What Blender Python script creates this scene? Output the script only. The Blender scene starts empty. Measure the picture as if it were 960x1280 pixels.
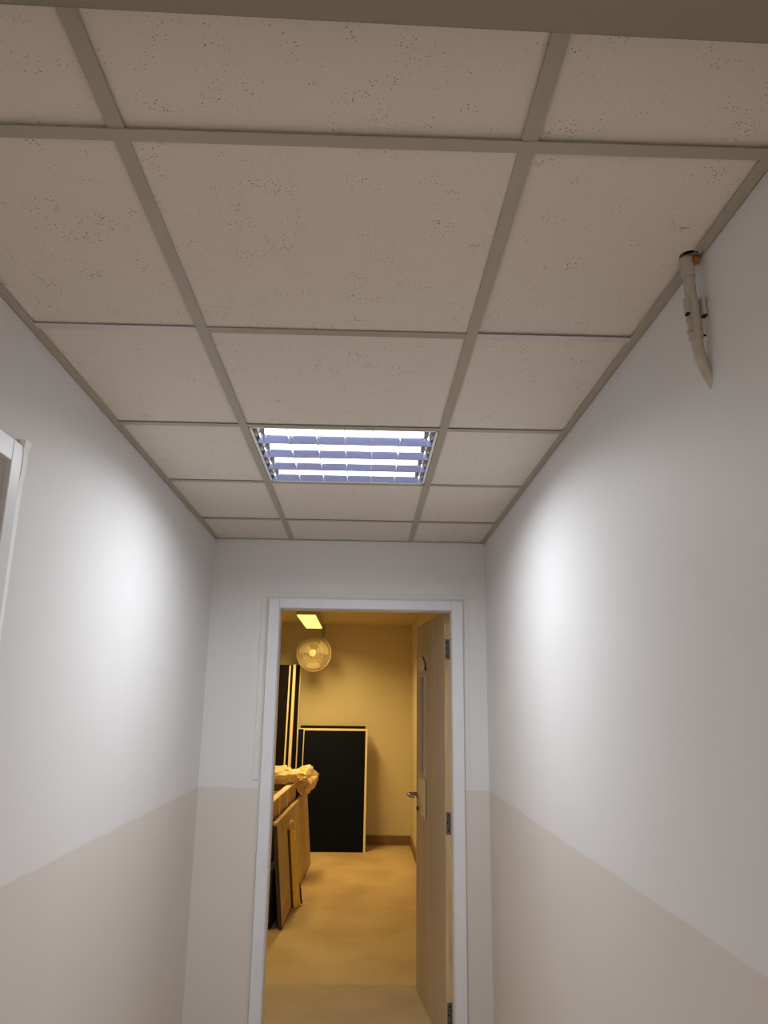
import bpy, math, random
from mathutils import Vector, Matrix, noise
sc = bpy.context.scene
col = sc.collection
H = 1.535                                   # eye height above the floor

# ------------------------------------------------------------------ camera, world, exposure
cam_d = bpy.data.cameras.new('camera'); cam = bpy.data.objects.new('camera', cam_d); col.objects.link(cam)
cam_d.sensor_fit = 'VERTICAL'; cam_d.sensor_height = 36.0; cam_d.lens = 953.28 / 1280 * 36.0
cam_d.clip_start = 0.02
P_, Y_, R_ = 0.2479, -0.0246, 0.0134        # pitch, yaw, roll
f_ = Vector((0, math.cos(P_), math.sin(P_))); u_ = Vector((0, -math.sin(P_), math.cos(P_))); x_ = Vector((1, 0, 0))
rz = Matrix.Rotation(Y_, 3, 'Z'); f_, u_, x_ = rz @ f_, rz @ u_, rz @ x_
x2 = math.cos(R_) * x_ + math.sin(R_) * u_; u2 = -math.sin(R_) * x_ + math.cos(R_) * u_
cam.matrix_world = Matrix(((x2.x, u2.x, -f_.x, 0), (x2.y, u2.y, -f_.y, 0), (x2.z, u2.z, -f_.z, H), (0, 0, 0, 1)))
sc.camera = cam
w = bpy.data.worlds.new('world'); sc.world = w; w.use_nodes = True
w.node_tree.nodes['Background'].inputs[0].default_value = (0.5, 0.5, 0.5, 1)
w.node_tree.nodes['Background'].inputs[1].default_value = 0.0
vs = sc.view_settings
vs.view_transform = 'Standard'; vs.look = 'None'; vs.gamma = 1.0; vs.use_curve_mapping = False
vs.exposure = 0.0
TUBE_GLOW = 3.5                            # glow of the tubes themselves
LOUVRE_W = 3.9                             # light each tube sends down through the louvre (W)
STORE_W, STORE_W2 = 31.0, 11.0             # the two store room lamps (W)
STORE_RGB = (1.0, 0.70, 0.24)
REAR_FILL_W = 35.0                              # unseen fill light added behind the viewer

def strip_light(name, loc, sx, sy, watts, rgb, spread):
    d = bpy.data.lights.new(name, 'AREA'); d.shape = 'RECTANGLE'; d.size = sx; d.size_y = sy
    d.energy = watts; d.color = rgb; d.spread = math.radians(spread)
    o = bpy.data.objects.new(name, d); col.objects.link(o); o.location = loc; return o

# ------------------------------------------------------------------ materials
def srgb(r, g, b):
    def c(v):
        v /= 255.0
        return v / 12.92 if v <= 0.04045 else ((v + 0.055) / 1.055) ** 2.4
    return (c(r), c(g), c(b), 1.0)

def mat(name, rgb, rough=0.6, metal=0.0, var=0.0, vscale=6.0, bump=0.0, bscale=60.0, stretch=None, spec=0.5, dirt=None):
    """plain procedural paint: base colour broken up by noise, fine relief by bump"""
    m = bpy.data.materials.new(name); m.use_nodes = True
    nt = m.node_tree; N = nt.nodes; L = nt.links; b = N['Principled BSDF']
    b.inputs['Roughness'].default_value = rough; b.inputs['Metallic'].default_value = metal
    b.inputs['Specular IOR Level'].default_value = spec
    b.inputs['Base Color'].default_value = srgb(*rgb)
    tc = N.new('ShaderNodeTexCoord'); mp = N.new('ShaderNodeMapping'); L.new(tc.outputs['Object'], mp.inputs[0])
    if stretch: mp.inputs['Scale'].default_value = stretch
    if var > 0:
        n = N.new('ShaderNodeTexNoise'); n.inputs['Scale'].default_value = vscale; n.inputs['Detail'].default_value = 5
        L.new(mp.outputs[0], n.inputs['Vector'])
        r = N.new('ShaderNodeMapRange'); r.inputs[1].default_value = 0.3; r.inputs[2].default_value = 0.7
        L.new(n.outputs['Fac'], r.inputs[0])
        mx = N.new('ShaderNodeMix'); mx.data_type = 'RGBA'
        a = srgb(*rgb); d = srgb(*dirt) if dirt else tuple(v * (1 - var) for v in a[:3]) + (1,)
        mx.inputs[6].default_value = a; mx.inputs[7].default_value = d
        L.new(r.outputs[0], mx.inputs[0]); L.new(mx.outputs[2], b.inputs['Base Color'])
    if bump > 0:
        n2 = N.new('ShaderNodeTexNoise'); n2.inputs['Scale'].default_value = bscale; n2.inputs['Detail'].default_value = 4
        L.new(mp.outputs[0], n2.inputs['Vector'])
        bp = N.new('ShaderNodeBump'); bp.inputs['Strength'].default_value = bump; bp.inputs['Distance'].default_value = 0.01
        L.new(n2.outputs['Fac'], bp.inputs['Height']); L.new(bp.outputs[0], b.inputs['Normal'])
    return m

def emis(name, rgb, strength):
    m = bpy.data.materials.new(name); m.use_nodes = True; nt = m.node_tree
    nt.nodes.remove(nt.nodes['Principled BSDF']); e = nt.nodes.new('ShaderNodeEmission')
    e.inputs[0].default_value = (*rgb, 1); e.inputs[1].default_value = strength
    nt.links.new(e.outputs[0], nt.nodes['Material Output'].inputs[0]); return m

def wall_two_tone(name, upper, lower, zline):
    """wall paint: pale above, greige dado below, hand-painted wavy join, light plaster relief"""
    m = bpy.data.materials.new(name); m.use_nodes = True
    nt = m.node_tree; N = nt.nodes; L = nt.links; b = N['Principled BSDF']; b.inputs['Roughness'].default_value = 0.55
    b.inputs['Specular IOR Level'].default_value = 0.3
    g = N.new('ShaderNodeNewGeometry'); s = N.new('ShaderNodeSeparateXYZ'); L.new(g.outputs['Position'], s.inputs[0])
    n = N.new('ShaderNodeTexNoise'); n.inputs['Scale'].default_value = 5; L.new(g.outputs['Position'], n.inputs['Vector'])
    ma = N.new('ShaderNodeMath'); ma.operation = 'MULTIPLY_ADD'; ma.inputs[1].default_value = 0.014; L.new(n.outputs['Fac'], ma.inputs[0]); L.new(s.outputs['Z'], ma.inputs[2])
    r = N.new('ShaderNodeMapRange'); r.inputs[1].default_value = zline + 0.005; r.inputs[2].default_value = zline + 0.009; L.new(ma.outputs[0], r.inputs[0])
    n3 = N.new('ShaderNodeTexNoise'); n3.inputs['Scale'].default_value = 1.7; n3.inputs['Detail'].default_value = 6; L.new(g.outputs['Position'], n3.inputs['Vector'])
    r3 = N.new('ShaderNodeMapRange'); r3.inputs[1].default_value = 0.3; r3.inputs[2].default_value = 0.7; r3.inputs[3].default_value = 0.955; r3.inputs[4].default_value = 1.0; L.new(n3.outputs['Fac'], r3.inputs[0])
    mx = N.new('ShaderNodeMix'); mx.data_type = 'RGBA'; mx.inputs[6].default_value = srgb(*lower); mx.inputs[7].default_value = srgb(*upper); L.new(r.outputs[0], mx.inputs[0])
    mm = N.new('ShaderNodeMix'); mm.data_type = 'RGBA'; mm.blend_type = 'MULTIPLY'; mm.inputs[0].default_value = 1; L.new(mx.outputs[2], mm.inputs[6]); L.new(r3.outputs[0], mm.inputs[7])
    L.new(mm.outputs[2], b.inputs['Base Color'])
    n2 = N.new('ShaderNodeTexNoise'); n2.inputs['Scale'].default_value = 9; n2.inputs['Detail'].default_value = 7; L.new(g.outputs['Position'], n2.inputs['Vector'])
    bp = N.new('ShaderNodeBump'); bp.inputs['Strength'].default_value = 0.12; bp.inputs['Distance'].default_value = 0.01; L.new(n2.outputs['Fac'], bp.inputs['Height']); L.new(bp.outputs[0], b.inputs['Normal'])
    return m

def tile_mat():
    """mineral-fibre ceiling tile: off-white with scattered pin-hole fissures"""
    m = bpy.data.materials.new('mineral_tile'); m.use_nodes = True
    nt = m.node_tree; N = nt.nodes; L = nt.links; b = N['Principled BSDF']; b.inputs['Roughness'].default_value = 0.9
    b.inputs['Specular IOR Level'].default_value = 0.1
    g = N.new('ShaderNodeNewGeometry')
    v = N.new('ShaderNodeTexVoronoi'); v.inputs['Scale'].default_value = 210; L.new(g.outputs['Position'], v.inputs['Vector'])
    n = N.new('ShaderNodeTexNoise'); n.inputs['Scale'].default_value = 22; n.inputs['Detail'].default_value = 2; L.new(g.outputs['Position'], n.inputs['Vector'])
    sx = N.new('ShaderNodeSeparateColor'); L.new(v.outputs['Color'], sx.inputs[0])
    # pit radius grows where noise is high; only some cells have one
    r1 = N.new('ShaderNodeMapRange'); r1.inputs[1].default_value = 0.36; r1.inputs[2].default_value = 0.75; r1.inputs[3].default_value = 0.0; r1.inputs[4].default_value = 0.36; L.new(n.outputs['Fac'], r1.inputs[0])
    ml = N.new('ShaderNodeMath'); ml.operation = 'MULTIPLY'; L.new(r1.outputs[0], ml.inputs[0])
    gt = N.new('ShaderNodeMath'); gt.operation = 'GREATER_THAN'; gt.inputs[1].default_value = 0.45; L.new(sx.outputs[0], gt.inputs[0]); L.new(gt.outputs[0], ml.inputs[1])
    lt = N.new('ShaderNodeMath'); lt.operation = 'LESS_THAN'; L.new(v.outputs['Distance'], lt.inputs[0]); L.new(ml.outputs[0], lt.inputs[1])
    mx = N.new('ShaderNodeMix'); mx.data_type = 'RGBA'; mx.inputs[6].default_value = srgb(224, 217, 209); mx.inputs[7].default_value = srgb(150, 134, 118); L.new(lt.outputs[0], mx.inputs[0])
    L.new(mx.outputs[2], b.inputs['Base Color'])
    n2 = N.new('ShaderNodeTexNoise'); n2.inputs['Scale'].default_value = 160; n2.inputs['Detail'].default_value = 3; L.new(g.outputs['Position'], n2.inputs['Vector'])
    bp = N.new('ShaderNodeBump'); bp.inputs['Strength'].default_value = 0.25; bp.inputs['Distance'].default_value = 0.004; L.new(n2.outputs['Fac'], bp.inputs['Height']); L.new(bp.outputs[0], b.inputs['Normal'])
    return m

M = {}
M['wall'] = wall_two_tone('corridor_paint', (226, 226, 228), (218, 212, 208), H - 0.383)
M['store_wall'] = mat('store_paint', (222, 208, 180), 0.6, var=0.08, vscale=1.5, bump=0.08, bscale=9)
M['store_ceil'] = mat('store_ceiling_paint', (205, 190, 160), 0.8, var=0.06, vscale=2)
M['tile'] = tile_mat()
M['tee'] = mat('tee_enamel', (174, 168, 152), 0.45, var=0.05, vscale=8)
M['tee_white'] = mat('tee_enamel_white', (205, 200, 200), 0.4)
M['plenum'] = mat('plenum_dark', (60, 50, 45), 0.9)
M['beam'] = mat('beam_paint', (140, 134, 122), 0.7, var=0.10, vscale=3, bump=0.1, bscale=30)
M['floor'] = mat('floor_screed', (184, 165, 137), 0.7, var=0.2, vscale=4, bump=0.1, bscale=40, dirt=(172, 152, 126))
M['floor2'] = mat('floor_vinyl', (204, 178, 140), 0.6, var=0.25, vscale=2.6, bump=0.05, bscale=30, stretch=(1, .8, 1), dirt=(176, 148, 110))
M['frame'] = mat('frame_gloss', (226, 228, 234), 0.35, var=0.04, vscale=10)
M['band'] = mat('band_filler', (224, 223, 220), 0.6, var=0.05, vscale=15)
M['tape'] = mat('tape_white', (250, 250, 250), 0.55)
M['leaf'] = mat('leaf_primer', (186, 174, 158), 0.55, var=0.12, vscale=2.2, stretch=(3, 3, 0.6), dirt=(172, 155, 142))
M['leafwood'] = mat('leaf_edge_wood', (222, 200, 150), 0.6, var=0.25, vscale=6, stretch=(8, 8, 0.8), dirt=(190, 162, 112))
M['masking'] = mat('masking_paper', (214, 200, 186), 0.7, var=0.08, vscale=20, bump=0.3, bscale=25)
M['steel'] = mat('steel_brushed', (170, 170, 172), 0.3, 1.0)
M['hinge'] = mat('hinge_steel', (120, 122, 124), 0.45, 0.7, var=0.2, vscale=60)
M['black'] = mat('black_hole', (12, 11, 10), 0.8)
M['glass'] = mat('vision_glass_dark', (128, 118, 116), 0.15)
M['pvc'] = mat('pvc_grey', (188, 182, 170), 0.45, var=0.08, vscale=30, dirt=(168, 160, 145))
M['foam'] = mat('foam_orange', (196, 120, 40), 0.9, var=0.4, vscale=80, bump=0.6, bscale=150)
M['white_metal'] = mat('fixture_white', (240, 241, 243), 0.4)
M['mirror'] = mat('reflector_aluminium', (138, 154, 208), 0.14, 1.0)
M['lampholder'] = mat('lampholder_plastic', (220, 220, 215), 0.5)
M['tube'] = emis('tube_light', (0.93, 0.97, 1.0), TUBE_GLOW)
M['panel_light'] = emis('store_lamp_light', (1.0, 0.93, 0.24), 1.25)
M['lamp_case'] = mat('lamp_case', (190, 175, 145), 0.5)
M['navy'] = mat('navy_laminate', (2, 9, 30), 0.6, spec=0.12, var=0.2, vscale=3)
M['maroon'] = mat('maroon_laminate', (16, 6, 6), 0.6, spec=0.12, var=0.3, vscale=5)
M['edging'] = mat('pale_wood_edging', (238, 220, 192), 0.55, var=0.1, vscale=20, stretch=(1, 1, 0.2))
M['ply'] = mat('brown_laminate', (196, 172, 134), 0.6, var=0.18, vscale=5, stretch=(3, 0.5, 3), dirt=(172, 146, 108))
M['ply_edge'] = mat('board_edge', (206, 172, 122), 0.6, var=0.2, vscale=20)
M['dark_edge'] = mat('board_dark_edge', (66, 52, 40), 0.7)
M['crate'] = mat('crate_pine', (204, 176, 132), 0.6, var=0.2, vscale=6, stretch=(1, 0.6, 3), dirt=(186, 154, 108))
M['crate_rim'] = mat('crate_rim', (253, 240, 206), 0.5, var=0.1, vscale=10)
M['paper'] = mat('brown_paper', (240, 212, 168), 0.7, var=0.15, vscale=14, bump=0.5, bscale=35)
M['yellow'] = mat('yellow_paint', (250, 212, 90), 0.45, var=0.2, vscale=20)
M['fan'] = mat('fan_cream', (196, 180, 145), 0.4)
M['cable'] = mat('dark_cord', (50, 38, 25), 0.6)
M['skirt'] = mat('skirting_brown', (140, 112, 74), 0.6, var=0.3, vscale=8)
M['bluedoor'] = mat('door_leaf_brown', (128, 116, 106), 0.5, var=0.1, vscale=5)
M['groove_shadow'] = mat('groove_shadow_dark', (70, 50, 30), 0.8)

# ------------------------------------------------------------------ mesh builder
class MB:
    def __init__(s): s.v = []; s.f = []; s.mi = []; s.cur = 0
    def quadbox(s, c):                       # eight corners, 0-3 bottom loop, 4-7 top loop
        b = len(s.v); s.v += [tuple(p) for p in c]
        for q in ((3, 2, 1, 0), (4, 5, 6, 7), (0, 1, 5, 4), (1, 2, 6, 5), (2, 3, 7, 6), (3, 0, 4, 7)):
            s.f.append([b + i for i in q]); s.mi.append(s.cur)
        return s
    def box(s, x0, x1, y0, y1, z0, z1, T=None):
        c = [(x0, y0, z0), (x1, y0, z0), (x1, y1, z0), (x0, y1, z0), (x0, y0, z1), (x1, y0, z1), (x1, y1, z1), (x0, y1, z1)]
        if T: c = [T(*p) for p in c]
        return s.quadbox(c)
    def quad(s, a, b, c, d):
        n = len(s.v); s.v += [a, b, c, d]; s.f.append([n, n + 1, n + 2, n + 3]); s.mi.append(s.cur); return s
    def tube(s, pts, r, seg=10, closed=False, caps=True):
        pts = [Vector(p) for p in pts]; n = len(pts); rs = r if isinstance(r, (list, tuple)) else [r] * n
        base = len(s.v); up = None
        for i, p in enumerate(pts):
            a = pts[(i - 1) % n] if (closed or i > 0) else p
            b = pts[(i + 1) % n] if (closed or i < n - 1) else p
            d = (b - a).normalized()
            if up is None:
                up = Vector((0, 0, 1)) if abs(d.z) < 0.9 else Vector((1, 0, 0))
            e1 = d.cross(up).normalized(); e2 = d.cross(e1).normalized(); up = -e2 if abs(d.dot(-e2)) < .99 else up
            for k in range(seg):
                t = 2 * math.pi * k / seg
                s.v.append(tuple(p + rs[i] * (math.cos(t) * e1 + math.sin(t) * e2)))
        for i in range(n if closed else n - 1):
            j = (i + 1) % n
            for k in range(seg):
                l = (k + 1) % seg
                s.f.append([base + i * seg + k, base + i * seg + l, base + j * seg + l, base + j * seg + k]); s.mi.append(s.cur)
        if caps and not closed:
            s.f.append([base + k for k in range(seg)][::-1]); s.mi.append(s.cur)
            s.f.append([base + (n - 1) * seg + k for k in range(seg)]); s.mi.append(s.cur)
        return s
    def build(s, name, m, parent=None, origin=None, smooth=False, bevel=0.0, label=None):
        if origin is None:
            if parent is not None: origin = WL[parent.name]
            else:
                xs, ys, zs = zip(*s.v); origin = ((min(xs) + max(xs)) / 2, (min(ys) + max(ys)) / 2, min(zs))
        O = Vector(origin)
        me = bpy.data.meshes.new(name); me.from_pydata([tuple(Vector(v) - O) for v in s.v], [], s.f)
        for mm in (m if isinstance(m, list) else [m]): me.materials.append(mm)
        for p, i in zip(me.polygons, s.mi): p.material_index = i; p.use_smooth = smooth
        import bmesh
        bm = bmesh.new(); bm.from_mesh(me); bmesh.ops.recalc_face_normals(bm, faces=bm.faces); bm.to_mesh(me); bm.free()
        me.update()
        o = bpy.data.objects.new(name, me); col.objects.link(o); WL[o.name] = O
        if parent is not None:
            o.parent = parent; o.location = O - WL[parent.name]
        else: o.location = O
        if bevel > 0:
            bv = o.modifiers.new('bevel', 'BEVEL'); bv.width = bevel; bv.segments = 2; bv.limit_method = 'ANGLE'
        if label: o['label'] = label
        return o
WL = {}
def empty(name, loc, parent=None):
    o = bpy.data.objects.new(name, None); col.objects.link(o); O = Vector(loc); WL[o.name] = O
    o.location = O - (WL[parent.name] if parent else Vector((0, 0, 0))); o.parent = parent; o.empty_display_size = 0.1; return o
def tag(o, label=None, cat=None, group=None, kind=None):
    if label: o['label'] = label
    if cat: o['category'] = cat
    if group: o['group'] = group
    if kind: o['kind'] = kind
    return o
def struct(o, label, cat): return tag(o, label, cat, kind='structure')

# ------------------------------------------------------------------ room shell
XL, XR, YB, ZC = -0.758, 0.6064, 3.791, H + 0.8036
YR = -2.2                                  # wall behind the camera
YF = YB + 0.14                             # store side of the door wall
TOP = ZC + 0.16
# left wall with an opening for the side door
DY0, DY1, DZ = 0.70, 1.553, H + 0.492
struct(MB().box(XL - .12, XL, YR, DY0, 0, TOP).box(XL - .12, XL, DY1, YB, 0, TOP).box(XL - .12, XL, DY0, DY1, DZ, TOP).build('wall_left', M['wall']),
       'left corridor wall, white above a greige painted dado', 'wall')
struct(MB().box(XR, XR + .12, YR, YB, 0, TOP).build('wall_right', M['wall']), 'right corridor wall, white above a greige dado, pipe entering near the ceiling', 'wall')
struct(MB().box(XL - .12, XR + .12, YR - .12, YR, 0, TOP).build('wall_front', M['wall']), 'corridor wall behind the viewer', 'wall')
# door wall with opening
OX0, OX1, OZ = -0.462, 0.482, H + 0.497
struct(MB().box(-2.02, OX0, YB, YF, 0, TOP + .1).box(OX1, 0.75, YB, YF, 0, TOP + .1).box(OX0, OX1, YB, YF, OZ, TOP + .1).build('wall_back', [M['wall']]),
       'end wall of the corridor around the open doorway', 'wall')
YS = 4.84
struct(MB().box(XL - .12, XR + .12, YR, YB, -.1, 0).box(-2.02, .75, YB, YS, -.1, 0).build('floor', M['floor']), 'grey brown floor by the doorway', 'floor')
# store room
SX0, SX1, SYE, SZ = -1.9, 0.585, 9.3, H + 0.93
struct(MB().box(-2.02, .75, YS, SYE, -.1, 0).build('floor', M['floor2']), 'tan scuffed floor of the store room', 'floor')
struct(MB().box(SX0 - .12, SX0, YF, SYE, 0, SZ + .1).build('wall_left', M['store_wall']), 'left wall of the store room behind the stacked goods', 'wall')
struct(MB().box(SX1, SX1 + .12, YF, SYE, 0, SZ + .1).build('wall_right', M['store_wall']), 'cream right wall of the store room behind the open door', 'wall')
struct(MB().box(SX0 - .12, SX1 + .12, SYE, SYE + .12, 0, SZ + .1).build('wall_back', M['store_wall']), 'cream far wall of the store room behind the fan', 'wall')
struct(MB().box(SX0 - .12, SX1 + .12, YF, SYE + .12, SZ, SZ + .1).build('ceiling', M['store_ceil']), 'plain ceiling of the store room', 'ceiling')
struct(MB().box(SX0, SX1 - .015, SYE - .018, SYE, 0, .10).build('baseboard_back', M['skirt'], bevel=.004), 'brown skirting along the far store room wall', 'baseboard')
struct(MB().box(SX1 - .018, SX1, YF + .9, SYE, 0, .10).build('baseboard_right', M['skirt'], bevel=.004), 'brown skirting along the right store room wall', 'baseboard')

# suspended ceiling: dark void slab, tiles, tees, wall angles
ceil = struct(MB().box(XL, XR, YR, YB, TOP - .02, TOP).build('ceiling', M['plenum']), 'suspended tiled ceiling of the corridor', 'ceiling')
XA, XB = -0.3711, 0.2294
R0 = [0.9549, 1.5551, 2.1558, 2.7543, 3.354]
rows = [R0[0] - 0.6 * k for k in range(5, 0, -1)] + R0
rows = [r for r in rows if r > YR + .05]
ys = [YR] + rows + [YB]
hw = 0.012
rnd = random.Random(4)
lift = 0.0022
for i in range(len(ys) - 1):
    a = ys[i] + (0.003 if i == 0 else 0.001); b = ys[i + 1] - (0.004 if i < len(ys) - 2 else 0.003)
    for (x0, x1) in ((XL + .003, XA - .003), (XA + .003, XB - .003), (XB + .003, XR - .003)):
        if abs(ys[i] - R0[2]) < .01 and x0 > XL + .1 and x1 < XR - .1: continue     # the light sits here
        dz = lift + rnd.uniform(0, .0012)
        if abs(ys[i + 1] - R0[0]) < .01: dz = .0062
        elif abs(ys[i + 1] - R0[1]) < .01: dz = .0055 if x0 > XB else (.0040 if x0 < XA else .0028)
        elif abs(ys[i + 1] - R0[2]) < .01: dz = .0038
        elif ys[i + 1] > R0[3]: dz = .0035
        if x0 > XB and abs(ys[i] - R0[0]) < .01:      # tile notched for the pipe
            px, py, pr = 0.578, 1.237, .021
            mb = MB(); n = 32; px, py, pr = .5860, 1.2290, .0170
            cor = [math.atan2(yy - py, xx - px) for xx, yy in ((x1, b), (x0, b), (x0, a), (x1, a))]
            angs = sorted(set([2 * math.pi * k / n - math.pi for k in range(n)] + cor))
            def edge(t_):
                c_, s_ = math.cos(t_), math.sin(t_); k_ = 1e9
                if c_ > 1e-9: k_ = min(k_, (x1 - px) / c_)
                if c_ < -1e-9: k_ = min(k_, (x0 - px) / c_)
                if s_ > 1e-9: k_ = min(k_, (b - py) / s_)
                if s_ < -1e-9: k_ = min(k_, (a - py) / s_)
                return (px + c_ * k_, py + s_ * k_)
            for q_, t0 in enumerate(angs):
                t1 = angs[(q_ + 1) % len(angs)]
                i0, i1 = (px + pr * math.cos(t0), py + pr * math.sin(t0)), (px + pr * math.cos(t1), py + pr * math.sin(t1)); o0, o1 = edge(t0), edge(t1)
                zA, zB = ZC + dz, ZC + dz + .015
                mb.quadbox([(*i0, zA), (*o0, zA), (*o1, zA), (*i1, zA), (*i0, zB), (*o0, zB), (*o1, zB), (*i1, zB)])
        else:
            mb = MB().box(x0, x1, a, b, ZC + dz, ZC + dz + .015)
        o = mb.build('ceiling_tile', M['tile'], ceil, origin=((x0 + x1) / 2, (a + b) / 2, ZC))
t = 0.0012
# wall angles
for nm, (x0, x1) in (('l', (XL, XL + .022)), ('r', (XR - .022, XR))):
    xw = x0 if nm == 'l' else x1
    for ya_, yb_ in (((YR, 1.205), (1.262, YB)) if nm == 'r' else ((YR, YB),)):
        MB().box(x0, x1, ya_, yb_, ZC, ZC + t).build('wall_angle', M['tee'], ceil)
    MB().box(min(xw, xw + (.001 if nm == 'l' else -.001)), max(xw, xw + (.001 if nm == 'l' else -.001)), YR, YB, ZC, ZC + .02).build('angle_web', M['tee'], ceil)
MB().box(XL, XR, YB - .010, YB, ZC, ZC + t).build('wall_angle', M['tee'], ceil)
# main tee across (row 0) and further ones behind, runners along, short cross tees
for r in rows:
    if abs(r - R0[0]) < .01 or (r < R0[0] and rows.index(r) % 2 == 0):
        MB().box(XL + .0, XR - .0, r - hw, r + hw, ZC - .0022, ZC - .0004).box(XL, XR, r - .0015, r + .0015, ZC - .0004, ZC + .035).build('main_tee', M['tee'], ceil)
    else:
        for x0, x1 in ((XL + .02, XA - hw), (XA + hw, XB - hw), (XB + hw, XR - .02)):
            mt = M['tee_white'] if (abs(r - R0[1]) < .01 and x1 != XB - hw) else M['tee']
            MB().box(x0, x1, r - hw, r + hw, ZC - .0006, ZC + .0006).box(x0, x1, r - .0015, r + .0015, ZC, ZC + .035).build('cross_tee', mt, ceil)
for x in (XA, XB):
    MB().box(x - hw, x + hw, YR, YB - .01, ZC - .0004, ZC + .0010).box(x - .0015, x + .0015, YR, YB - .01, ZC, ZC + .035).build('runner', M['tee'], ceil)

# dropped beam close above the viewer, slightly skewed
bz = H + 0.70
def BT(x, y, z): return (x, y + 0.0196 * x, z)
struct(MB().box(XL, XR, 0.30, 0.659, bz, TOP, BT).build('ceiling_beam', M['beam'], bevel=.004), 'dropped grey brown beam across the top, nearest the viewer', 'beam')

# ------------------------------------------------------------------ corridor doorway: frame, filler band, leaf
d1 = struct(empty('door_1', (0.01, YB, 0)), 'open door and white frame at the end of the corridor', 'door')
fx0, fx1, fz = -0.470, 0.491, H + 0.507       # outer face of architrave
ix0, ix1, iz = -0.417, 0.438, H + 0.459       # inner edge
mb = MB()
mb.box(fx0, ix0, YB - .014, YB, 0, fz).box(ix1, fx1, YB - .014, YB, 0, fz).box(ix0, ix1, YB - .014, YB, iz, fz)
fr = mb.build('architrave', M['frame'], d1, bevel=.003)
mb = MB()
lx0, lx1, lz = ix0 - .012, ix1 + .024, iz + .026
mb.box(OX0, lx0, YB, YF + .004, 0, lz).box(lx1, OX1, YB, YF + .004, 0, lz).box(OX0, OX1, YB, YF + .004, lz, OZ)
mb.build('door_lining', M['frame'], d1)
mb = MB()
mb.box(lx0, ix0 + .003, YB + .001, YF - .045, 0, lz).box(ix1 - .003, lx1, YB + .001, YF - .045, 0, lz).box(lx0, lx1, YB + .001, YF - .045, iz - .002, lz)
mb.build('door_stop', M['frame'], d1, bevel=.002)
# painted-over filler strip round the frame
MB().box(-.506, -.482, YB - .004, YB, H - .347, H + .535).box(-.478, -.472, YB - .006, YB, 0, H + .50).build('filler_band', M['band'], d1, bevel=.0015)
MB().box(-.506, .560, YB - .003, YB, H + .517, H + .537).build('filler_band', M['band'], d1, bevel=.0012)
MB().box(.498, .520, YB - .0025, YB, H - .345, H + .517).build('filler_band', M['band'], d1, bevel=.001)
MB().quadbox([(.500, YB - .003, H - .33), (.505, YB - .003, H - .335), (.505, YB, H - .335), (.500, YB, H - .33), (.524, YB - .003, H - .285), (.529, YB - .003, H - .29), (.529, YB, H - .29), (.524, YB, H - .285)]).build('paint_drip', M['band'], d1)

# leaf opened into the store room, hinged on the right
A0 = Vector((.413, YF + .004)); A1 = Vector((.335, YF + .804)); LU = (A1 - A0).normalized(); LN = Vector((LU.y, -LU.x))
def LT(k, d, z): p = A0 + LU * k + LN * d; return (p.x, p.y, z)    # k along leaf, d into its thickness (away from the opening)
LW, LH, TH = 0.838, H + 0.472, 0.044
leaf = MB(); g0, g1, gz0, gz1 = .545, .655, 1.165, 1.70
for (a, b, c, d) in ((0, g0, .006, LH), (g1, LW, .006, LH), (g0, g1, .006, gz0), (g0, g1, gz1, LH)):
    leaf.box(a, b, 0.0008, TH - .0008, c, d, LT)
leaf = leaf.build('door_leaf', M['leaf'], d1)
MB().box(-.003, 0, 0, TH, .006, LH, LT).build('hinge_edge', M['leafwood'], leaf, label='bare pale wood edge of the leaf')
MB().box(LW, LW + .003, 0, TH, .006, LH, LT).build('lock_edge', M['leafwood'], leaf)
MB().box(g0, g1, .018, .024, gz0, gz1, LT).build('vision_glass', M['glass'], leaf, label='narrow dark glass strip')
mb = MB()
for (a, b, c, d) in ((g0 - .03, g0 + .006, gz0 - .03, gz1 + .03), (g1 - .006, g1 + .03, gz0 - .03, gz1 + .03), (g0, g1, gz0 - .03, gz0 + .006), (g0, g1, gz1 - .006, gz1 + .03)):
    mb.box(a, b, -.010, .002, c, d, LT).box(a, b, TH - .002, TH + .010, c, d, LT)
mb.build('glazing_bead', M['leaf'], leaf, bevel=.002)
# masking paper around the panel and handle, top part puckered and lifted
def sheet(outline, zs, d0, seed, amp, m, name):
    mb = MB(); rr = random.Random(seed); n = len(zs)
    P = [[(k0 + (k1 - k0) * j / 5, z) for j in range(6)] for z, (k0, k1) in zip(zs, outline)]
    base = 0; V = []
    for i in range(n):
        for j in range(6):
            V.append((P[i][j][0], d0 - abs(rr.gauss(0, amp)), P[i][j][1]))
    for (k, d, z) in V: mb.v.append(LT(k, d, z))
    for (k, d, z) in V: mb.v.append(LT(k, d + .0012, z))
    N = len(V)
    for i in range(n - 1):
        for j in range(5):
            q = [i * 6 + j, i * 6 + j + 1, (i + 1) * 6 + j + 1, (i + 1) * 6 + j]
            mb.f.append(q); mb.mi.append(0); mb.f.append([N + v for v in q[::-1]]); mb.mi.append(0)
    return mb.build(name, m, leaf)
sheet([(.51, .70), (.51, .72), (.53, .75), (.58, .74), (.62, .70)], [1.70, 1.73, 1.77, 1.80, 1.815], -.004, 3, .004, M['masking'], 'masking_paper')
sheet([(.51, .655), (.51, .70), (.51, .76), (.515, .775), (.515, .72)], [.935, .98, 1.03, 1.10, 1.165], -.0025, 5, .0015, M['masking'], 'masking_paper')
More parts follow.
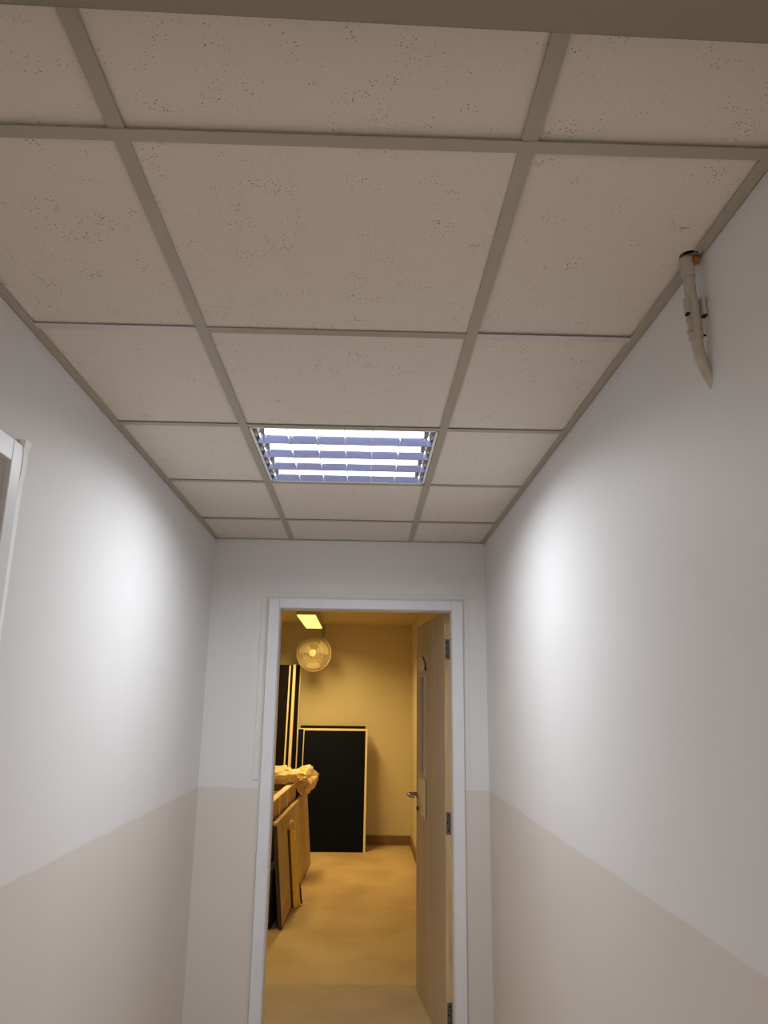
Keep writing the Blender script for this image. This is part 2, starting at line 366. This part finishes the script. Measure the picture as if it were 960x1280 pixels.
# lever handle: rose, neck, returning bar
mb = MB()
for sgn, d0 in ((-1, 0.0), (1, TH)):
    c = [LT(.79, d0, 1.035), LT(.79, d0 + sgn * .008, 1.035)]; mb.tube(c, .026, 20)
    mb.tube([LT(.79, d0 + sgn * .005, 1.035), LT(.79, d0 + sgn * .035, 1.035), LT(.785, d0 + sgn * .052, 1.035), LT(.77, d0 + sgn * .060, 1.035), LT(.74, d0 + sgn * .062, 1.035), LT(.69, d0 + sgn * .062, 1.035), LT(.672, d0 + sgn * .056, 1.035), LT(.667, d0 + sgn * .040, 1.035)], .0095, 12)
mb.build('lever_handle', M['steel'], leaf, smooth=True)
MB().box(LW - .001, LW + .0045, .010, .034, .85, 1.05, LT).build('latch_plate', M['hinge'], leaf)
MB().tube([LT(.79, .002, .955), LT(.79, -.006, .955)], .013, 14).build('keyhole', M['black'], leaf)
MB().box(LW + .004, LW + .014, .014, .030, .94, .97, LT).build('latch', M['black'], leaf)
for zc in (H + .280, .985, .165):
    mb = MB().box(-.006, -.003, .004, TH - .003, zc - .050, zc + .050, LT)
    mb.tube([LT(-.006, TH + .003, zc - .052), LT(-.006, TH + .003, zc + .052)], .006, 10)
    h = mb.build('hinge', M['hinge'], leaf)
mb = MB()
for zc in (H + .280, .985, .165):
    for dz, dd in ((-.034, .014), (0, .010), (.034, .014)):
        mb.tube([LT(-.0055, dd, zc + dz), LT(-.0072, dd, zc + dz)], .0038, 8)
mb.build('hinge_screw', M['black'], leaf)

# side door in the left wall, only its edge shows
d2 = struct(empty('door_2', (XL, (DY0 + DY1) / 2, 0)), 'closed door at the left edge in a pale frame', 'door')
MB().box(XL - .001, XL + .012, DY1 - .004, DY1 + .042, 0, DZ + .044).box(XL - .001, XL + .012, DY0 - .04, DY0, 0, DZ + .044).box(XL - .001, XL + .012, DY0, DY1 - .004, DZ - .004, DZ + .044).build('architrave', M['frame'], d2, bevel=.002)
MB().box(XL - .07, XL - .03, DY0, DY1, .005, DZ).build('door_leaf', M['bluedoor'], d2)
# torn masking tape standing off the frame edge
mb = MB(); rr = random.Random(8)
prev = None; zz = DZ + .058; n = 40
for i in range(n + 1):
    z = (DZ + .058) - i * (0.52 / n)
    wdt = .017 - .007 * i / n + rr.uniform(-.0012, .0012) + (.007 if i < 2 else 0)
    y0 = DY1 + .042 + (-.004 if i < 3 else 0) + .003 * math.exp(-((i - 5) / 3.0) ** 2); y1 = y0 + wdt + .004
    xo = XL + .010 + .006 * math.exp(-i / 4.0) + rr.uniform(0, .001)
    cur = [(XL + .001, y1, z), (xo, y1, z), (xo, y0, z), (XL + .001, y0, z)]
    if prev: mb.quadbox(cur + prev)
    prev = cur
tp = mb.build('masking_tape', M['tape'])
tag(tp, 'strip of torn white masking tape down the edge of the left door frame', 'tape')

# ------------------------------------------------------------------ recessed louvre light
LX0, LX1, LY0, LY1 = XA + .014, XB - .014, R0[2] + .013, R0[3] - .013
lt = empty('recessed_light', ((LX0 + LX1) / 2, (LY0 + LY1) / 2, ZC))
tag(lt, 'lit square recessed ceiling light with four tubes and mirror louvre', 'ceiling light')
z0 = ZC + .001
zt = ZC + .105
mb = MB(); e = .004
mb.box(LX0, LX0 + e, LY0, LY1, z0, zt).box(LX1 - e, LX1, LY0, LY1, z0, zt).box(LX0, LX1, LY0, LY0 + e, z0, zt).box(LX0, LX1, LY1 - e, LY1, z0, zt).box(LX0, LX1, LY0, LY1, zt, zt + .003)
mb.build('housing', M['white_metal'], lt)
mb = MB(); bw = .008
mb.box(LX0, LX0 + bw, LY0, LY1, z0 - .001, z0 + .003).box(LX1 - bw, LX1, LY0, LY1, z0 - .001, z0 + .003).box(LX0, LX1, LY0, LY0 + bw, z0 - .001, z0 + .003).box(LX0, LX1, LY1 - bw, LY1, z0 - .001, z0 + .003)
mb.build('rim', M['white_metal'], lt)
ax0, ax1, ay0, ay1 = LX0 + bw, LX1 - bw, LY0 + bw, LY1 - bw
pitch = (ay1 - ay0) / 4; LHt = .050
for k in range(4):
    yc = ay0 + pitch * (k + .5)
    MB().tube([(ax0 + .020, yc, z0 + .018), (ax1 - .020, yc, z0 + .018)], .0130, 16).build('fluorescent_tube', M['tube'], lt, smooth=False)
    strip_light('tube_throw', ((ax0 + ax1) / 2, yc, z0 + .004), ax1 - ax0 - .03, .02, LOUVRE_W, (0.95, 0.975, 1.0), 164)
    for xx, sg in ((ax0 + .001, 1), (ax1 - .001, -1)):
        MB().box(min(xx, xx + sg * .008), max(xx, xx + sg * .008), yc - .012, yc + .012, z0 + .004, z0 + .060).build('lampholder', M['lampholder'], lt)
        MB().tube([(xx + sg * .008, yc, z0 + .018), (xx + sg * .030, yc, z0 + .018)], .0134, 14).build('tube_cap', M['steel'], lt)
    # top reflector over tube
    mb = MB(); prev = None
    for q in range(9):
        a = math.pi * q / 8; y = yc - math.cos(a) * (pitch / 2 - .010); z = z0 + LHt + math.sin(a) * .046
        cur = (y, z)
        if prev: mb.quadbox([(ax0, prev[0], prev[1]), (ax1, prev[0], prev[1]), (ax1, cur[0], cur[1]), (ax0, cur[0], cur[1]), (ax0, prev[0], prev[1] + .001), (ax1, prev[0], prev[1] + .001), (ax1, cur[0], cur[1] + .001), (ax0, cur[0], cur[1] + .001)])
        prev = cur
    mb.build('reflector', M['mirror'], lt, smooth=True)
# longitudinal side reflectors: narrow at the lip, wide at the top, concave faces
def wedge_profile(half_b, half_t, n=6):
    pts = []
    for i in range(n + 1):
        u = i / n
        pts.append((half_b + (half_t - half_b) * u, z0 + u * LHt))
    return pts
for k in range(5):
    yc = ay0 + pitch * k
    pr = wedge_profile(.0015, .019)
    mb = MB()
    for i in range(len(pr) - 1):
        (h0, za), (h1, zb) = pr[i], pr[i + 1]
        lo = -1 if k > 0 else 0; hi = 1 if k < 4 else 0
        mb.quadbox([(ax0, yc + lo * h0, za), (ax1, yc + lo * h0, za), (ax1, yc + hi * h0, za), (ax0, yc + hi * h0, za), (ax0, yc + lo * h1, zb), (ax1, yc + lo * h1, zb), (ax1, yc + hi * h1, zb), (ax0, yc + hi * h1, zb)])
    mb.build('side_reflector', M['mirror'], lt, smooth=False)
# cross blades
nb = 7; bp = (ax1 - ax0) / 6.35
xs = [((ax0 + ax1) / 2) + (j - 3) * bp for j in range(7)]
for x in xs:
    for k in range(4):
        ya, yb_ = ay0 + pitch * k + .002, ay0 + pitch * (k + 1) - .002
        mb = MB()
        ym = (ya + yb_) / 2
        for (p0, p1, q0, q1) in ((ya, ym - .0145, ya + .018, ym - .0145), (ym + .0145, yb_, ym + .0145, yb_ - .018)):
            mb.quadbox([(x - .0008, p0, z0), (x + .0008, p0, z0), (x + .0008, p1, z0), (x - .0008, p1, z0),
                        (x - .0045, q0, z0 + LHt), (x + .0045, q0, z0 + LHt), (x + .0045, q1, z0 + LHt), (x - .0045, q1, z0 + LHt)])
        mb.box(x - .0012, x + .0012, ym - .0145, ym + .0145, z0, z0 + .006)
        mb.build('cross_blade', M['white_metal'], lt)

# unseen fill light behind the viewer, added to brighten the near end
rl = empty('recessed_light', (-.07, -1.15, ZC)); tag(rl, 'unseen fill light added in the corridor ceiling behind the viewer', 'ceiling light')
MB().box(-.355, .215, -1.42, -.88, ZC - .004, ZC - .0025).build('diffuser', emis('rear_fill_panel', (1.0, 0.88, 0.76), 2.0), rl)
strip_light('rear_fill', (-.07, -1.15, ZC - .006), .54, .50, REAR_FILL_W, (1.0, 0.955, 0.90), 130)

# ------------------------------------------------------------------ pipe at the right wall
pp = empty('conduit_pipe', (.582, 1.23, H + .545))
tag(pp, 'grey plastic conduit pipe dropping from the ceiling and bending into the right wall', 'pipe')
def PC(z):                                      # centre line of the pipe against height
    return (0.5815 + (H + .83 - z) * .035, 1.236, z)
xb_ = PC(H + .64)[0]
bend = [(xb_ + dx, 1.236 + dx * .1, H + z) for dx, z in ((.0005, .632), (.002, .618), (.005, .604), (.010, .590), (.016, .576), (.0225, .563), (.029, .551), (.036, .540))]
MB().tube([PC(H + .809), PC(H + .75), PC(H + .70), PC(H + .645)] + bend, .0103, 18).build('pipe', M['pvc'], pp, smooth=True)
MB().tube([PC(H + .807), PC(H + .768)], .0125, 20).build('coupler', M['pvc'], pp, smooth=False, bevel=.0012)
MB().tube([PC(H + .695), PC(H + .645)], .0125, 20).build('coupler', M['pvc'], pp, smooth=False, bevel=.0012)
mb = MB()
c = PC(H + .695)
mb.tube([PC(H + .720), PC(H + .692)], .0132, 20)
mb.box(c[0] - .018, c[0] - .011, 1.222, 1.234, H + .690, H + .722)
mb.box(c[0] + .011, c[0] + .018, 1.220, 1.234, H + .686, H + .722)
mb.build('saddle_clip', M['pvc'], pp, bevel=.001)
mb = MB()
for zz in (.676, .652): mb.tube([(c[0] - .010, 1.226, H + zz), (c[0] - .018, 1.224, H + zz)], .004, 8)
mb.build('clip_lug', M['pvc'], pp)
MB().box(c[0] - .018, c[0] - .0125, 1.2210, 1.2310, H + .6865, H + .6900).build('dark_gap', M['black'], pp)
MB().box(c[0] + .011, c[0] + .018, 1.2190, 1.2310, H + .6830, H + .6860).build('dark_gap', M['black'], pp)
MB().tube([(c[0] + .0105, 1.226, H + .647), (c[0] + .0145, 1.226, H + .647)], .0018, 6).build('dark_gap', M['black'], pp)
import bmesh
def lump(name, m, parent, centre, rad, seed, amp, sub=3, freq=3.0, smooth=True, ridge=False, bottom=None, label=None, warp=None):
    bm = bmesh.new(); bmesh.ops.create_icosphere(bm, subdivisions=sub, radius=1)
    O = WL[parent.name] if parent else Vector(centre)
    for v in bm.verts:
        d = v.co.normalized(); q = d * freq + Vector((seed * 7.3, seed * 3.1, seed))
        nval = noise.noise(q)
        if ridge: nval = (1 - abs(noise.noise(q))*2.2) * .7 + noise.noise(q * 2.3) * .5 + (abs(noise.noise(q*4.1))-.2)*.35
        p = d * (1 + amp * nval)
        p = Vector((p.x * rad[0], p.y * rad[1], p.z * rad[2]))
        if warp: p = warp(p)
        p = p + Vector(centre)
        if bottom is not None and p.z < bottom: p.z = bottom
        v.co = p - O
    me = bpy.data.meshes.new(name); bm.to_mesh(me); bm.free(); me.materials.append(m)
    for p in me.polygons: p.use_smooth = smooth
    o = bpy.data.objects.new(name, me); col.objects.link(o); WL[o.name] = O
    if parent: o.parent = parent; o.location = (0, 0, 0)
    else: o.location = O
    if label: o['label'] = label
    return o
MB().tube([(.586, 1.229, ZC + .004), (.586, 1.229, ZC + .07)], .0173, 24, caps=False).build('hole_shade_tube', M['black'], pp, label='black tube added to darken the hole around the pipe top')  # black sleeve put in so the inside of the hole reads as shade
lump('foam', M['foam'], pp, (.5965, 1.228, ZC - .004), (.007, .008, .009), 3, .3, label='orange foam at the ceiling hole')

# ------------------------------------------------------------------ store room: lamps
def batten(name, x0, x1, y0, y1, watts, label):
    r = empty(name, ((x0 + x1) / 2, (y0 + y1) / 2, H + .829)); tag(r, label, 'ceiling light')
    MB().box(x0, x1, y0, y1, H + .839, SZ).build('lamp_body', M['lamp_case'], r, bevel=.004)
    MB().box(x0 + .008, x1 - .008, y0 + .012, y1 - .012, H + .829, H + .839).build('diffuser', M['panel_light'], r)
    strip_light('batten_glow', ((x0 + x1) / 2, (y0 + y1) / 2, H + .826), x1 - x0 - .03, y1 - y0 - .04, watts, STORE_RGB, 150)
    return r
batten('batten_light', -.655, -.462, 7.42, 8.72, STORE_W, 'glowing yellow rectangular ceiling lamp in the store room above the fan')
batten('batten_light', -1.25, -1.04, 5.0, 6.3, STORE_W2, 'second store room ceiling lamp, hidden above the doorway')

# ------------------------------------------------------------------ wall fan
fc = Vector((-.570, 8.98, H + .568)); fn = Vector((-.20, -1, -.02)).normalized()
e1 = Vector((1, 0, 0)) - fn * fn.x; e1.normalize(); e2 = fn.cross(e1).normalized()
fan = empty('wall_fan', (-.50, 9.28, H + .5)); tag(fan, 'round cream wall fan with wire guard mounted on the far wall', 'fan')
FR = .203
def ring(r, off, nseg=40): return [fc + e1 * r * math.cos(2 * math.pi * i / nseg) + e2 * r * math.sin(2 * math.pi * i / nseg) + fn * off for i in range(nseg)]
def cage(name, s):
    mb = MB()
    for k in range(1, 12):
        r = .05 + (FR - .05) * k / 12; off = s * (.062 * math.sqrt(max(0, 1 - (r / FR) ** 3)) )
        mb.tube(ring(r, off, 32), .0014, 4, closed=True)
    for i in range(40):
        a = 2 * math.pi * i / 40; pts = []
        for k in range(7):
            r = .04 + (FR - .04) * k / 6; off = s * (.062 * math.sqrt(max(0, 1 - (r / FR) ** 3)))
            pts.append(fc + (e1 * math.cos(a + .5*k/6) + e2 * math.sin(a + .5*k/6)) * r + fn * off)
        mb.tube(pts, .0012, 4, caps=False)
    return mb.build(name, M['fan'], fan)
cage('front_guard', 1); cage('rear_guard', -1)
MB().tube(ring(FR, 0, 48), .007, 8, closed=True).build('guard_rim', M['fan'], fan, smooth=True)
MB().tube(ring(.115, .052, 48), .004, 6, closed=True).build('guard_ring', M['fan'], fan, smooth=True)
MB().tube([fc + fn * .058, fc + fn * .066, fc + fn * .070], [.044, .042, .030], 28).build('badge', M['fan'], fan, smooth=False)
MB().tube([fc - fn * .02, fc + fn * .03], [.045, .03], 20).build('blade_hub', M['fan'], fan)
for b_ in range(3):
    mb = MB(); a0 = b_ * 2 * math.pi / 3 + .5; G = []
    for i in range(7):
        r = .04 + .135 * i / 6
        for j in range(6):
            a = a0 + (-.5 + j * .2) * (.7 + .5 * i / 6) ; off = .028 * (j / 5 - .5) - .002
            G.append(fc + (e1 * math.cos(a) + e2 * math.sin(a)) * r + fn * off)
    n = len(G); mb.v = [tuple(p) for p in G] + [tuple(p - fn * .002) for p in G]
    for i in range(6):
        for j in range(5):
            q = [i * 6 + j, i * 6 + j + 1, (i + 1) * 6 + j + 1, (i + 1) * 6 + j]; mb.f += [q, [n + v for v in q[::-1]]]; mb.mi += [0, 0]
    mb.build('fan_blade', M['fan'], fan, smooth=True)
MB().tube([fc - fn * .05, fc - fn * .10, fc - fn * .17, fc - fn * .19], [.055, .065, .055, .02], 20).build('motor', M['fan'], fan, smooth=True)
MB().tube([fc - fn * .12, Vector((-.53, 9.05, H + .50)), Vector((-.50, 9.16, H + .47)), Vector((-.478, 9.285, H + .50))], .016, 10).build('arm', M['fan'], fan, smooth=True)
MB().box(-.53, -.43, 9.27, 9.3, H + .42, H + .60).build('wall_plate', M['fan'], fan, bevel=.006)
MB().tube([(-.478, 9.285, H + .59), (-.478, 9.285, SZ - .001)], .011, 8).build('supply_conduit', M['fan'], fan, smooth=True)

# ------------------------------------------------------------------ leaned boards by the far wall
def board(name, xl0, xl1, yb, yt, h, th, m, label, group=None, xt=0.0, top_edge=True, left_edge=False, ew=.012, cat='board'):
    """board standing on the floor, top leaning back to yt; edging lies on its right and top sides"""
    r = empty(name, ((xl0 + xl1) / 2, yb, 0)); tag(r, label, cat, group)
    def T(x, d, z):
        s = z / h; return (x + xt * s, yb + (yt - yb) * s + d, z)
    MB().box(xl0 + (ew if left_edge else 0), xl1 - ew, 0, th, 0.0, h - ew, T).build('face_panel', m, r)
    MB().box(xl1 - ew, xl1, -.001, th, 0, h, T).build('side_edging', M['edging'], r, label='pale wood edging')
    if left_edge: MB().box(xl0, xl0 + ew, -.001, th, 0, h, T).build('side_edging', M['edging'], r)
    if top_edge: MB().box(xl0 + (ew if left_edge else 0), xl1 - ew, -.001, th, h - ew, h, T).build('top_edging', M['edging'], r)
    return r
# dark doors stacked, each further back one shows its right side
board('dark_board', -1.62, -.829, 8.62, 8.97, 1.965, .04, M['maroon'], 'dark maroon board, front one of the tall stack left of the navy board', top_edge=False, ew=.014)
board('dark_board', -1.60, -.777, 8.75, 9.07, 1.980, .04, M['maroon'], 'dark maroon board with wide pale edge, middle one of the tall stack', top_edge=False, ew=.030)
board('dark_board', -1.58, -.727, 8.87, 9.17, 1.985, .04, M['maroon'], 'dark maroon board, rearmost of the tall stack, nearest the fan', top_edge=False, ew=.007)
# navy boards
board('navy_board', -.700, .063, 8.82, 9.03, 1.268, .035, M['navy'], 'navy blue board with pale edging leaning on the far wall', ew=.022, xt=.006, left_edge=False)
MB_ = board('navy_board', -.721, -.645, 8.765, 8.975, 1.268, .035, M['navy'], 'narrow navy blue board strip overlapping the left end of the wide navy board', ew=.008, left_edge=True, top_edge=True, xt=.0)
o = MB().box(-.70, .066, 9.07, 9.10, 1.262, 1.300); 
rb = board('dark_board', -.70, .05, 8.90, 9.13, 1.300, .03, M['maroon'], 'dark board whose top edge shows just above the wide navy board', top_edge=False, ew=.004)

# ------------------------------------------------------------------ pile on the left: cabinet, crate, panel, strip, sack
sl = .0285
def PT(x, y, z): return (x + sl * (y - 5.9), y - sl * (x + .6), z)
cab = empty('low_cabinet', (-.85, 6.7, 0)); tag(cab, 'low black cabinet on the floor under the wooden crate', 'cabinet')
MB().box(-1.15, -.612, 5.93, 7.55, .0, .385, PT).build('body', M['black'], cab, bevel=.004)
MB().box(-.69, -.614, 5.905, 5.93, .005, .385, PT).build('end_rail', M['black'], cab, bevel=.003)
cr = empty('wooden_crate', (-.9, 6.8, .386)); tag(cr, 'open topped pale wood crate with bright rim holding the crumpled sack', 'crate')
zc1 = H - .706
MB().box(-.672, -.654, 6.0, 7.60, .386, zc1 - .012, PT).build('side_panel', M['crate'], cr)
MB().box(-1.14, -1.122, 6.0, 7.60, .386, zc1 - .012, PT).build('side_panel', M['crate'], cr)
MB().box(-1.122, -.672, 7.582, 7.60, .386, zc1 - .012, PT).build('end_panel', M['crate'], cr)
MB().box(-1.122, -.672, 6.0, 6.018, .386, zc1 - .030, PT).build('end_panel', M['black'], cr, label='near end panel coloured black for its shade')  # shade of the recessed near end put into its colour
MB().box(-1.122, -.672, 6.018, 7.582, .70, .718, PT).build('inner_shelf', M['crate'], cr)
MB().box(-1.122, -.672, 6.9, 6.915, .718, zc1 - .02, PT).build('divider', M['crate'], cr)
MB().box(-.702, -.650, 5.99, 7.61, zc1 - .012, zc1, PT).build('rim_rail', M['crate_rim'], cr, bevel=.002)
MB().box(-1.145, -1.10, 5.99, 7.61, zc1 - .012, zc1, PT).build('rim_rail', M['crate_rim'], cr, bevel=.002)
MB().box(-1.10, -.702, 7.57, 7.61, zc1 - .012, zc1, PT).build('rim_rail', M['crate_rim'], cr, bevel=.002)
for yb2 in (6.42, 6.92): MB().box(-.655, -.649, yb2, yb2 + .035, .40, zc1 - .014, PT).build('batten', M['crate_rim'], cr)
# leaning brown panel
pn = empty('brown_panel', (-.52, 7.0, 0)); tag(pn, 'long brown panel leaning against the crate with a pale top edge', 'panel')
def QT(k, d, s):          # k along (0..1), d thickness to the left, s height fraction
    y = 5.898 + 2.33 * k
    zt_ = .700 - .018 * k
    xb = -.529 + .048 * k - d; xt = -.598 + .058 * k - d
    return (xb + (xt - xb) * s, y, zt_ * s)
MB().box(0.0015, 1, 0, .028, 0, .97, QT).build('face', M['ply'], pn)
MB().box(0, .0015, -.0005, .028, 0, .97, QT).build('end_edge', M['dark_edge'], pn, label='dark near end')
MB().box(0, .93, -.001, .030, .97, 1.0, QT).build('top_edging', M['ply_edge'], pn, label='pale rounded top edge', bevel=.003)
MB().box(.118, .125, -.0015, .001, .86, .955, QT).build('slot', M['groove_shadow'], pn)
MB().box(.0015, 1, -.001, .001, 0.004, .018, QT).build('bottom_edging', M['dark_edge'], pn)
# yellow strip with looped top
ys_ = empty('yellow_strip', (-.49, 6.52, 0)); tag(ys_, 'yellow strip with a looped top leaning on the brown panel', 'strip')
def ST(a, d, z):          # a across (along y-ish), d out of panel, z height
    s = z / .69; k = (6.50 - 5.898) / 2.33
    xb = -.529 + .048 * k; xt = -.598 + .058 * k
    return (xb + (xt - xb) * s + .004 + d + a * .55 + .002, 6.50 + a, z)
MB().box(0, .075, .002, .016, 0.0, .545, ST).build('bar', M['yellow'], ys_, bevel=.002)
MB().box(-.020, 0, .000, .010, 0.0, .57, ST).build('shadow_strip', M['groove_shadow'], ys_)  # dark strip stands in for the shadow left of the bar
lp = [ST(.038 + .030 * math.cos(t_), .008,   .583 + .042 * math.sin(t_)) for t_ in [2 * math.pi * i / 20 for i in range(20)]]
MB().tube(lp, .009, 8, closed=True).build('loop', M['yellow'], ys_, smooth=True)
MB().tube([ST(.085, .006, .16), ST(.095, .010, .11), ST(.090, .012, .055), ST(.098, .012, .012)], .008, 8).build('cord', M['cable'], ys_, smooth=True)
# sack
sk = empty('paper_sack', (-.78, 7.2, .80)); tag(sk, 'crumpled brown paper sack lying across the far end of the crate', 'sack')
lump('sack_body', M['paper'], sk, (-.79, 7.43, .888), (.19, .20, .080), 1, .34, sub=4, freq=1.5, smooth=False, ridge=True, bottom=.832)
lump('sack_fold', M['paper'], sk, (-.520, 7.76, .822), (.098, .12, .118), 5, .28, sub=4, freq=1.4, smooth=False, ridge=True, bottom=.697,
     warp=lambda p: Vector((p.x * (1 + .25 * p.z / .125) - .02 * (p.z < 0) * abs(p.z) / .125, p.y, p.z)))
lump('sack_neck', M['paper'], sk, (-.615, 7.62, .868), (.10, .14, .058), 9, .25, sub=4, freq=1.6, smooth=False, ridge=True, bottom=.834)
